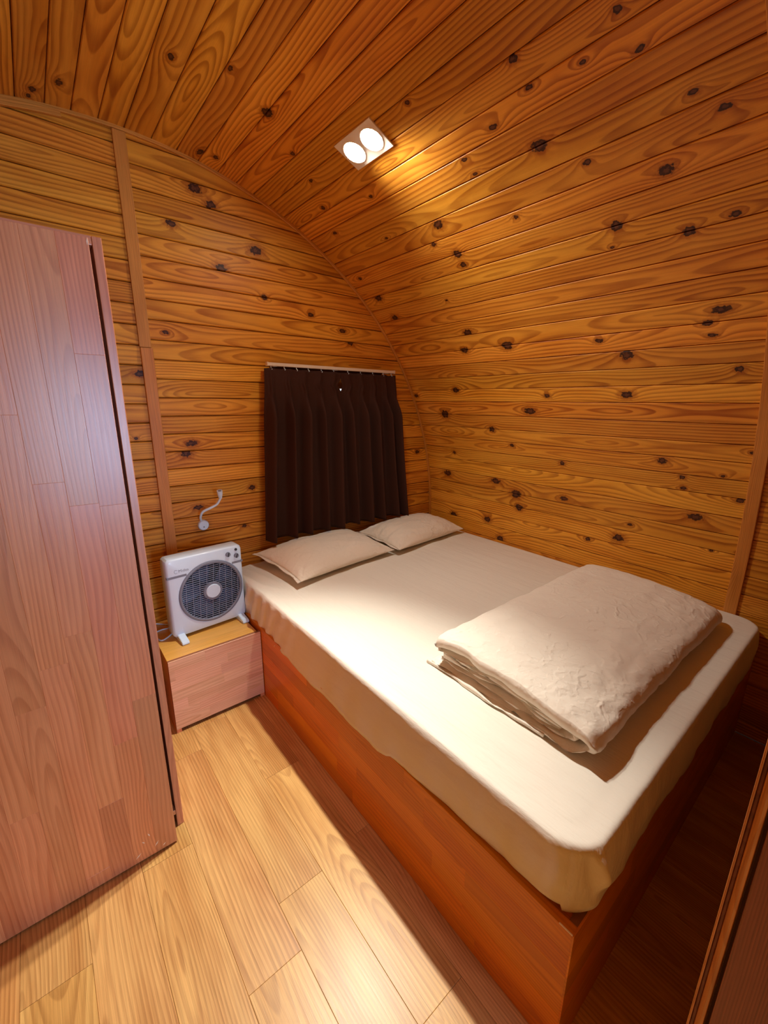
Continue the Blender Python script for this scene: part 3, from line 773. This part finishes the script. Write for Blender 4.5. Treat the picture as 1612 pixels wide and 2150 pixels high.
# ------------------------------------------------------------------ wardrobe
wd = thing('wardrobe', 'tall wardrobe of reddish jointed wood standing left of the nightstand', 'wardrobe', (-0.25, 1.5, 0))
WXL, WXR = -0.62, 0.192
boxboard('side_panel', (0.172, 1.302, 0.0), (WXR, 1.82, 1.772), 2, M['stave'], wd, 0.0015)
boxboard('side_panel', (WXL, 1.302, 0.0), (WXL+0.018, 1.82, 1.772), 2, M['stave'], wd, 0.0015)
boxboard('top_panel', (WXL+0.018, 1.302, 1.752), (0.1715, 1.82, 1.772), 0, M['stave'], wd, 0.0015)
boxboard('bottom_panel', (WXL+0.018, 1.302, 0.05), (0.1715, 1.82, 0.068), 0, M['stave'], wd, 0.0015)
boxboard('back_panel', (WXL+0.018, 1.812, 0.068), (0.1715, 1.82, 1.752), 2, M['stave'], wd, 0.0005)
for i, (x0, x1) in enumerate(((WXL+0.004, -0.329), (-0.326, 0.1575))):
    bm = bmesh.new(); add_box(bm, (x0, 1.2492, 0.006), (x1, 1.268, 1.7505), 0.0008)
    dr = obj('door', bm, M['glueline'], wd)
    set_board(dr.data, [(v.co.z, v.co.x) for v in dr.data.vertices], 60.0+i)
    staves(dr, Vector((x0, 1.2492, 0.006)), Z, X, -Y, 1.7445, x1-x0, 0.060, (0.28, 0.72), M['stave'], th=0.0042, seed0=21+i)
    for z in (0.22, 0.9, 1.55):
        xh = x1-0.03 if i == 1 else x0+0.03
        b = bmesh.new(); add_box(b, (xh-0.02, 1.268, z-0.03), (xh+0.02, 1.3015, z+0.03), 0.003); obj('hinge', b, M['metal'], wd)
# knocks in the varnish near the lower corner of the door
for (x, z, l, a) in ((0.083, 0.088, 0.016, 1.9), (0.066, 0.070, 0.012, 2.2), (0.100, 0.040, 0.02, 0.9), (0.048, 0.030, 0.022, 0.7), (0.12, 0.022, 0.012, 0.6), (0.155, 1.742, 0.016, 1.5)):
    bm = bmesh.new()
    d = Vector((math.cos(a), 0, math.sin(a))); p = Vector((-d.z, 0, d.x))
    c = Vector((x, 1.2447, z)); v = [bm.verts.new(c+q) for q in (-d*l/2, p*0.0016, d*l/2, -p*0.002)]
    w = [bm.verts.new(q.co+Vector((0, 0.0006, 0))) for q in v]
    bm.faces.new(v); bm.faces.new(w[::-1])
    for k in range(4): bm.faces.new((v[k], w[k], w[(k+1) % 4], v[(k+1) % 4]))
    bmesh.ops.recalc_face_normals(bm, faces=bm.faces)
    obj('varnish_chip', bm, M['chip'], wd)

# ------------------------------------------------------------------ curtain and rail
rail = thing('curtain_rail', 'thin cream curtain rail above the dark curtain', 'curtain rail', (1.37, 2.1, 1.58))
boxboard_ = box('track', (0.955, 2.088, 1.574), (1.782, 2.108, 1.589), M['rail'], rail, 0.002)
for x in (1.0, 1.37, 1.74): box('bracket', (x-0.012, 2.1085, 1.572), (x+0.012, 2.1355, 1.590), M['rail'], rail, 0.001)
box('end_cap', (0.949, 2.086, 1.572), (0.9545, 2.110, 1.591), M['rail'], rail, 0.001)
box('end_cap', (1.7825, 2.086, 1.572), (1.788, 2.110, 1.591), M['rail'], rail, 0.001)
for x in (0.972, 1.045, 1.115, 1.185, 1.265, 1.345, 1.44, 1.53, 1.62, 1.70, 1.765):
    b = bmesh.new(); tube_bm(b, spline([(x, 2.098, 1.5735), (x, 2.098, 1.566), (x+0.004, 2.094, 1.560), (x, 2.090, 1.556)], 4), 0.0022, 8)
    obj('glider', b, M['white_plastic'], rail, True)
def curtain(label, xa_t, xb_t, xa_b, xb_b, pleats, seed, slit=0):
    T = thing('curtain', label, 'curtain', ((xa_t+xb_t)/2, 2.1, 0.66), 'pair of short dark curtains')
    ZT, ZB, ZP = 1.563, 0.665, 1.468
    NXc, NZc = 150, 60
    V, F = [], []
    for j in range(NZc+1):
        t = j/NZc; z = ZT+(ZB-ZT)*t
        for i in range(NXc+1):
            s = i/NXc
            xa = xa_t+(xa_b-xa_t)*t**1.2; xb = xb_t+(xb_b-xb_t)*t**1.2
            # the slit between the two panels below the heading
            g = math.exp(-((z-1.492)/0.021)**2)*0.023
            if slit == 1: xb -= g
            if slit == -1: xa += g*0.6
            if slit == -1 and z < 1.462: xa -= 0.004*(1-s)
            # distance to the nearest pinch
            dm = 9; sgn = 0
            for p in pleats:
                if abs(s-p) < dm: dm = abs(s-p); sgn = s-p
            half = 0.5/len(pleats)
            f = min(1, dm/half)
            below = max(0, min(1, (ZP-z)/0.16)); below = below*below*(3-2*below)
            amp = 0.010+0.058*below+0.006*t
            rid = (0.5+0.5*math.cos(math.pi*min(1, f)))
            ridge = rid**(3.0-0.8*below)
            # three-finger pinch in the heading
            pin = 0
            if z > ZP-0.05:
                hd = min(1, (z-(ZP-0.05))/0.03)
                pin = 0.011*hd*math.exp(-((z-ZP)/0.045)**2)*math.cos(dm*150/0.9*(xb-xa))**2*math.exp(-(dm*(xb-xa)/0.020)**2)
            yy = 2.100-amp*ridge-pin+0.004*fbm(s*6, z*1.2, seed, 1.5, 2)-0.004*t*math.sin(s*31+seed)*below
            xx = xa+(xb-xa)*s+0.006*below*math.sin(s*17+seed*2+z*2)
            zz = z+(0.012*fbm(s*3, 0, seed, 1.5, 2)*t if j == NZc else 0.010*fbm(s*3, 0, seed, 1.5, 2)*t)-(0.012*rid*(1-below)*0 if t > 0 else 0)
            if j == 0: zz -= 0.004*(1-rid)
            V.append((xx, min(yy, 2.128), zz))
    for j in range(NZc):
        for i in range(NXc): F.append((j*(NXc+1)+i, j*(NXc+1)+i+1, (j+1)*(NXc+1)+i+1, (j+1)*(NXc+1)+i))
    o = from_py('curtain_cloth', V, F, M['curtain'], T, True)
    md = o.modifiers.new('thickness', 'SOLIDIFY'); md.thickness = 0.0016; md.offset = 0
    return T
curtain('dark brown pinch-pleated curtain, the left half of the pair over the window', 0.936, 1.3915, 0.885, 1.4125, (0.07, 0.29, 0.49, 0.70, 0.90), 1.0, 1)
curtain('dark brown pinch-pleated curtain, the right half of the pair over the window', 1.392, 1.800, 1.413, 1.895, (0.12, 0.34, 0.56, 0.78, 0.96), 3.0, -1)

# ------------------------------------------------------------------ reading lamp on the wall
rl = thing('reading_lamp', 'small white flexible reading lamp fixed to the wall above the fan', 'lamp', (0.583, 2.13, 0.797))
b = bmesh.new(); cyl_bm(b, (0.583, YB-0.0005, 0.797), (0, -1, 0), 0.026, 0.026, 0.014, 40); cyl_bm(b, (0.583, YB-0.0145, 0.797), (0, -1, 0), 0.026, 0.0225, 0.005, 40)
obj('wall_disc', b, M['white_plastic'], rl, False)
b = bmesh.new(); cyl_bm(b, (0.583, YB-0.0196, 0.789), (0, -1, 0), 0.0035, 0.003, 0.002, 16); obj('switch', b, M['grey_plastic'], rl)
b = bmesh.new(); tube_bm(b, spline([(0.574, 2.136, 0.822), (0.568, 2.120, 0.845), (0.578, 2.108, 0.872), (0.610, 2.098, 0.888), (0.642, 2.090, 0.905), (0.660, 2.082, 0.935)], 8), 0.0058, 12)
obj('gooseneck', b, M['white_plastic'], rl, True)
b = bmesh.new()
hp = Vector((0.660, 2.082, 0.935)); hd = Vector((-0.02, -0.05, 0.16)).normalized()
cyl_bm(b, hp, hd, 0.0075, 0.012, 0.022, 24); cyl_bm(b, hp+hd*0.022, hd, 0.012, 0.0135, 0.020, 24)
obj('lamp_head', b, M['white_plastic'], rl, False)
b = bmesh.new(); cyl_bm(b, hp+hd*0.0415, hd, 0.0085, 0.0085, 0.0018, 20); obj('lens', b, M['grey_plastic'], rl)

# ------------------------------------------------------------------ box fan on the nightstand
FO = Vector((0.3424, 1.8912, NZ)); FE = Vector((0.997, 0.0735, 0)).normalized(); FN = Vector((FE.y, -FE.x, 0))  # FN points to the viewer
FW, FH, FZ0, FT = 0.342, 0.385, 0.014, 0.082
fan = thing('box_fan', 'white box fan with round grey grille standing on the nightstand', 'fan', (0.51, 1.93, NZ))
def fp_(x, z, d=0.0): return FO+FE*x+Z*z+FN*d
def ringpt(a): return a
GC, GR = (0.186, 0.192), 0.147
def rrect(n, inset=0.0, r=0.018):
    """rounded rectangle outline of the fan body, sampled by angle from the grille centre"""
    out = []
    for k in range(n):
        a = 2*math.pi*k/n; dx, dz = math.cos(a), math.sin(a)
        x0, x1, z0, z1 = inset, FW-inset, FZ0+inset, FH-inset
        t = min((x1-GC[0])/dx if dx > 1e-9 else 9, (x0-GC[0])/dx if dx < -1e-9 else 9, (z1-GC[1])/dz if dz > 1e-9 else 9, (z0-GC[1])/dz if dz < -1e-9 else 9)
        x, z = GC[0]+dx*t, GC[1]+dz*t
        ix, iz = min(max(x, x0+r), x1-r), min(max(z, z0+r), z1-r)
        o = Vector((x-ix, z-iz))
        if abs(o.x) > 1e-6 and abs(o.y) > 1e-6: o = o.normalized()*r
        out.append((ix+o.x, iz+o.y))
    return out
n = 120
loops = []
circ = lambda r: [(GC[0]+r*math.cos(2*math.pi*k/n), GC[1]+r*math.sin(2*math.pi*k/n)) for k in range(n)]
prof = [(circ(GR), -0.02), (circ(GR), -0.001), (circ(GR+0.002), 0.001), (rrect(n, 0.010), 0.0), (rrect(n, 0.004), -0.003), (rrect(n, 0.0), -0.010), (rrect(n, 0.0), -FT+0.01), (rrect(n, 0.005), -FT), (circ(GR-0.01), -FT), (circ(GR-0.01), -FT+0.02)]
bm = bmesh.new(); L = [[bm.verts.new(fp_(x, z, d)) for (x, z) in lp] for lp, d in prof]
for A, B in zip(L[:-1], L[1:]):
    for k in range(n): bm.faces.new((A[k], A[(k+1) % n], B[(k+1) % n], B[k]))
bmesh.ops.recalc_face_normals(bm, faces=bm.faces)
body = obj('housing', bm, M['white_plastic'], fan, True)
try: body.data.set_sharp_from_angle(angle=math.radians(35))
except Exception: pass
# dark tunnel with motor
bm = bmesh.new(); A = [bm.verts.new(fp_(GC[0]+(GR-0.001)*math.cos(2*math.pi*k/64), GC[1]+(GR-0.001)*math.sin(2*math.pi*k/64), -0.012)) for k in range(64)]
B = [bm.verts.new(v.co-FN*0.056) for v in A]
for k in range(64): bm.faces.new((A[k], B[k], B[(k+1) % 64], A[(k+1) % 64]))
bm.faces.new(B); obj('tunnel', bm, M['dark_plastic'], fan, False)
b = bmesh.new(); cyl_bm(b, fp_(GC[0], GC[1], -0.064), FN, 0.036, 0.036, 0.034, 32); cyl_bm(b, fp_(GC[0], GC[1], -0.030), FN, 0.036, 0.022, 0.008, 32)
obj('motor_hub', b, M['blade'], fan, False)
for k in range(5):
    a0 = 2*math.pi*k/5+0.5; bm = bmesh.new(); rows = []
    for i in range(9):
        r = 0.034+i*(0.132-0.034)/8; wd_ = 0.34+0.12*math.sin(i/8*math.pi)
        row = []
        for j in range(9):
            s = j/8-0.5; a = a0+s*2*wd_+0.10*i/8
            row.append(bm.verts.new(fp_(GC[0]+r*math.cos(a), GC[1]+r*math.sin(a), -0.045+0.028*s)))
        rows.append(row)
    for i in range(8):
        for j in range(8): bm.faces.new((rows[i][j], rows[i][j+1], rows[i+1][j+1], rows[i+1][j]))
    o = obj('blade', bm, M['blade'], fan, True); md = o.modifiers.new('thickness', 'SOLIDIFY'); md.thickness = 0.0018
# front grille: rim, fine louvres, thin radial wires
bm = bmesh.new(); rr = [(GR-0.0005, -0.010), (GR+0.001, -0.002), (GR-0.001, 0.004), (GR-0.009, 0.0055), (GR-0.013, 0.003), (GR-0.013, -0.008)]
L = [[bm.verts.new(fp_(GC[0]+r*math.cos(2*math.pi*k/96), GC[1]+r*math.sin(2*math.pi*k/96), d)) for k in range(96)] for r, d in rr]
for A, B in zip(L, L[1:]+L[:1]):
    for k in range(96): bm.faces.new((A[k], A[(k+1) % 96], B[(k+1) % 96], B[k]))
bmesh.ops.recalc_face_normals(bm, faces=bm.faces); obj('grille_rim', bm, M['grey_plastic'], fan, True)
def slat(bm, x0, x1, z0, z1, d, w, dep):
    p = Vector((x0, z0)); q = Vector((x1, z1)); t = (q-p).normalized(); s = Vector((-t.y, t.x))*w/2
    v = [bm.verts.new(fp_(a.x, a.y, dd)) for dd in (d, d-dep) for a in (p+s, p-s, q-s, q+s)]
    for f in ((0, 1, 2, 3), (4, 7, 6, 5), (0, 4, 5, 1), (1, 5, 6, 2), (2, 6, 7, 3), (3, 7, 4, 0)): bm.faces.new([v[i] for i in f])
bm = bmesh.new(); z = -GR+0.014
while z < GR-0.008:
    h = math.sqrt(max((GR-0.012)**2-z*z, 0)); hi = 0.040
    cx = math.sqrt(max(hi*hi-z*z, 0)) if abs(z) < hi else 0
    if cx > 0:
        slat(bm, GC[0]-h, GC[1]*0+GC[0]-cx, GC[1]+z, GC[1]+z, 0.000, 0.0021, 0.007); slat(bm, GC[0]+cx, GC[0]+h, GC[1]+z, GC[1]+z, 0.000, 0.0021, 0.007)
    elif h > 0.004: slat(bm, GC[0]-h, GC[0]+h, GC[1]+z, GC[1]+z, 0.000, 0.0021, 0.007)
    z += 0.0098
tag(obj('grille_louvres', bm, M['louvre'], fan), kind='stuff')
bm = bmesh.new()
for k in range(-4, 5):
    x = k*0.030+0.004; h = math.sqrt(max((GR-0.012)**2-x*x, 0)); sl = 0.10
    if abs(x) < 0.04:
        slat(bm, GC[0]+x+0.04*sl, GC[0]+x+h*sl, GC[1]+0.04, GC[1]+h*0.98, 0.0016, 0.0016, 0.003)
        slat(bm, GC[0]+x-0.04*sl, GC[0]+x-h*sl, GC[1]-0.04, GC[1]-h*0.98, 0.0016, 0.0016, 0.003)
    else: slat(bm, GC[0]+x-h*sl*0.6, GC[0]+x+h*sl*0.6, GC[1]-h*0.96, GC[1]+h*0.96, 0.0016, 0.0016, 0.003)
tag(obj('grille_wires', bm, M['louvre'], fan), kind='stuff')
b = bmesh.new(); cyl_bm(b, fp_(GC[0]+0.004, GC[1], -0.006), FN, 0.045, 0.043, 0.010, 48); obj('hub_ring', b, M['grey_plastic'], fan)
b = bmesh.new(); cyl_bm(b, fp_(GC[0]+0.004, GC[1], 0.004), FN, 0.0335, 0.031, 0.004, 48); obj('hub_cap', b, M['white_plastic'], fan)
# grey bands, dials, button
for x0, x1 in ((-0.0006, GC[0]-0.104), (GC[0]+0.104, FW+0.0006)):
    b = bmesh.new(); za = 0.298
    v = [b.verts.new(fp_(x, z, dd)) for dd in (0.0012, -0.012) for (x, z) in ((x0, za), (x1, za), (x1, za+0.010), (x0, za+0.010))]
    for f in ((0, 1, 2, 3), (4, 7, 6, 5), (0, 4, 5, 1), (1, 5, 6, 2), (2, 6, 7, 3), (3, 7, 4, 0)): b.faces.new([v[i] for i in f])
    bmesh.ops.recalc_face_normals(b, faces=b.faces); obj('grey_band', b, M['grey_plastic'], fan)
for (x, z) in ((0.274, 0.350), (0.314, 0.336)):
    b = bmesh.new(); cyl_bm(b, fp_(x, z, 0.0), FN, 0.0118, 0.0105, 0.008, 28)
    kb = obj('dial', b, M['grey_plastic'], fan)
    b = bmesh.new(); v0 = fp_(x, z, 0.0082); add_box(b, (-0.0016, -0.010, 0), (0.0016, 0.010, 0.004), 0.0005)
    for v in b.verts: v.co = v0+FE*(v.co.x*0.9+v.co.y*0.3)+Z*(v.co.y*0.95)+FN*v.co.z
    bmesh.ops.recalc_face_normals(b, faces=b.faces); obj('grip', b, M['dark_plastic'], kb)
b = bmesh.new(); cyl_bm(b, fp_(0.314, 0.366, 0.0), FN, 0.0065, 0.006, 0.004, 20); obj('push_button', b, M['dark_plastic'], fan)
# feet
for x in (0.030, FW-0.030):
    b = bmesh.new(); pr = [(0.055, 0.0), (0.060, 0.006), (0.054, 0.016), (0.020, 0.024), (-0.004, 0.030), (-FT+0.004, 0.030), (-FT-0.020, 0.022), (-FT-0.040, 0.014), (-FT-0.044, 0.004), (-FT-0.040, 0.0)]
    A = [b.verts.new(fp_(x-0.015, z, d)) for d, z in pr]; B = [b.verts.new(fp_(x+0.015, z, d)) for d, z in pr]
    for k in range(len(pr)): b.faces.new((A[k], A[(k+1) % len(pr)], B[(k+1) % len(pr)], B[k]))
    b.faces.new(A); b.faces.new(B[::-1]); bmesh.ops.recalc_face_normals(b, faces=b.faces)
    bmesh.ops.bevel(b, geom=list(b.edges), offset=0.002, segments=2, affect='EDGES')
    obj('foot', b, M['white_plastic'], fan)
# maker's name
def lettering(body, origin, ex, ez, nrm, size, mat, parent, name='lettering'):
    cu = bpy.data.curves.new('t', 'FONT'); cu.body = body; cu.size = size; cu.extrude = 0.0003; cu.resolution_u = 3
    o = bpy.data.objects.new('t', cu); C.objects.link(o)
    bpy.context.view_layer.update()
    me = bpy.data.meshes.new_from_object(o.evaluated_get(bpy.context.evaluated_depsgraph_get()))
    bpy.data.objects.remove(o); me.name = name
    for v in me.vertices: v.co = origin+ex*v.co.x+ez*v.co.y+nrm*v.co.z
    return link(name, me, mat, parent)
lettering('Midea', fp_(0.050, 0.321, 0.0006), FE, Z, FN, 0.018, M['grey_plastic'], fan)
b = bmesh.new(); tube_bm(b, [fp_(0.040+0.007*math.cos(t), 0.327+0.008*math.sin(t), 0.0006) for t in [0.5+i*0.24 for i in range(22)]], 0.0006, 6); obj('emblem', b, M['grey_plastic'], fan)
# power cord lying in loops behind the fan
cord = bmesh.new()
tube_bm(cord, spline([(0.395, 1.99, NZ+0.07), (0.39, 2.02, NZ+0.03), (0.36, 2.03, NZ+0.006), (0.318, 2.035, NZ+0.004), (0.290, 2.02, NZ+0.004), (0.287, 1.97, NZ+0.004), (0.300, 1.935, NZ+0.004), (0.335, 1.955, NZ+0.004), (0.36, 1.985, NZ+0.005)], 8), 0.0034, 8)
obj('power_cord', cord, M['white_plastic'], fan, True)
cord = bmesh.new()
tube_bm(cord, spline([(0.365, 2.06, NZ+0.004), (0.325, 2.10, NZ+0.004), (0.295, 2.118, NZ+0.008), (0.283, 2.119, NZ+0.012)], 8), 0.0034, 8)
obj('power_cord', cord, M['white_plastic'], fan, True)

# ------------------------------------------------------------------ twin downlight on the vault
dl = thing('downlight', 'square-cornered white twin downlight set in the curved ceiling', 'ceiling light', (1.062, 1.434, 2.288))
def on_vault(s, y, off=0.0): p = vpt(s, R0-off); return Vector((p.x, y, p.z))
sc_ = 2.1525; n_in = -(on_vault(sc_, 0)-Vector((CX, 0, CZ))).normalized(); tv = Y.cross(n_in).normalized()
c0 = on_vault(sc_, 1.432, 0.0005)
def twin(parent, c0):
    b = bmesh.new(); add_box(b, (-0.105, -0.059, 0), (0.105, 0.059, 0.006), 0.0015, 2)
    for v in b.verts: v.co = c0+Y*v.co.x+tv*v.co.y+n_in*v.co.z
    bmesh.ops.recalc_face_normals(b, faces=b.faces)
    obj('plate', b, M['lamp_plate'], parent)
    for dy in (-0.051, 0.051):
        b = bmesh.new(); cyl_bm(b, c0+Y*dy+n_in*0.0061, n_in, 0.045, 0.044, 0.001, 40); rg = obj('bezel', b, M['lamp_plate'], parent)
        b = bmesh.new(); cyl_bm(b, c0+Y*dy+n_in*0.0072, n_in, 0.0405, 0.0405, 0.0004, 40); obj('lens', b, M['lamp_lens'], rg)
twin(dl, c0)
for dy in (-0.051, 0.051):
    add_light('downlight_lamp', 'SPOT', c0+Y*dy+n_in*0.03, SPOT_AIM-(c0+n_in*0.03), SPOT_E, (1.0, 0.94, 0.82), spot_size=math.radians(SPOT_A), spot_blend=1.0, shadow_soft_size=0.022)
    # wide spill of the same lamp
    add_light('downlight_spill', 'SPOT', c0+Y*dy+n_in*0.03, (0.30, -0.45, -0.84), SPILL_E, (1.0, 0.94, 0.82), spot_size=math.radians(136), spot_blend=1.0, shadow_soft_size=0.025)
dl2 = thing('downlight', 'white twin downlight in the ceiling of the bay behind the viewer', 'ceiling light', (1.062, -1.2, 2.288))
c1 = on_vault(sc_, -1.2, 0.0005); twin(dl2, c1)
for dy in (-0.051, 0.051):
    add_light('downlight_lamp', 'SPOT', c1+Y*dy+n_in*0.03, Vector((-0.45, 0.1, -1)), SPOT2_E, (1.0, 0.94, 0.82), spot_size=math.radians(150), spot_blend=1.0, shadow_soft_size=0.022)
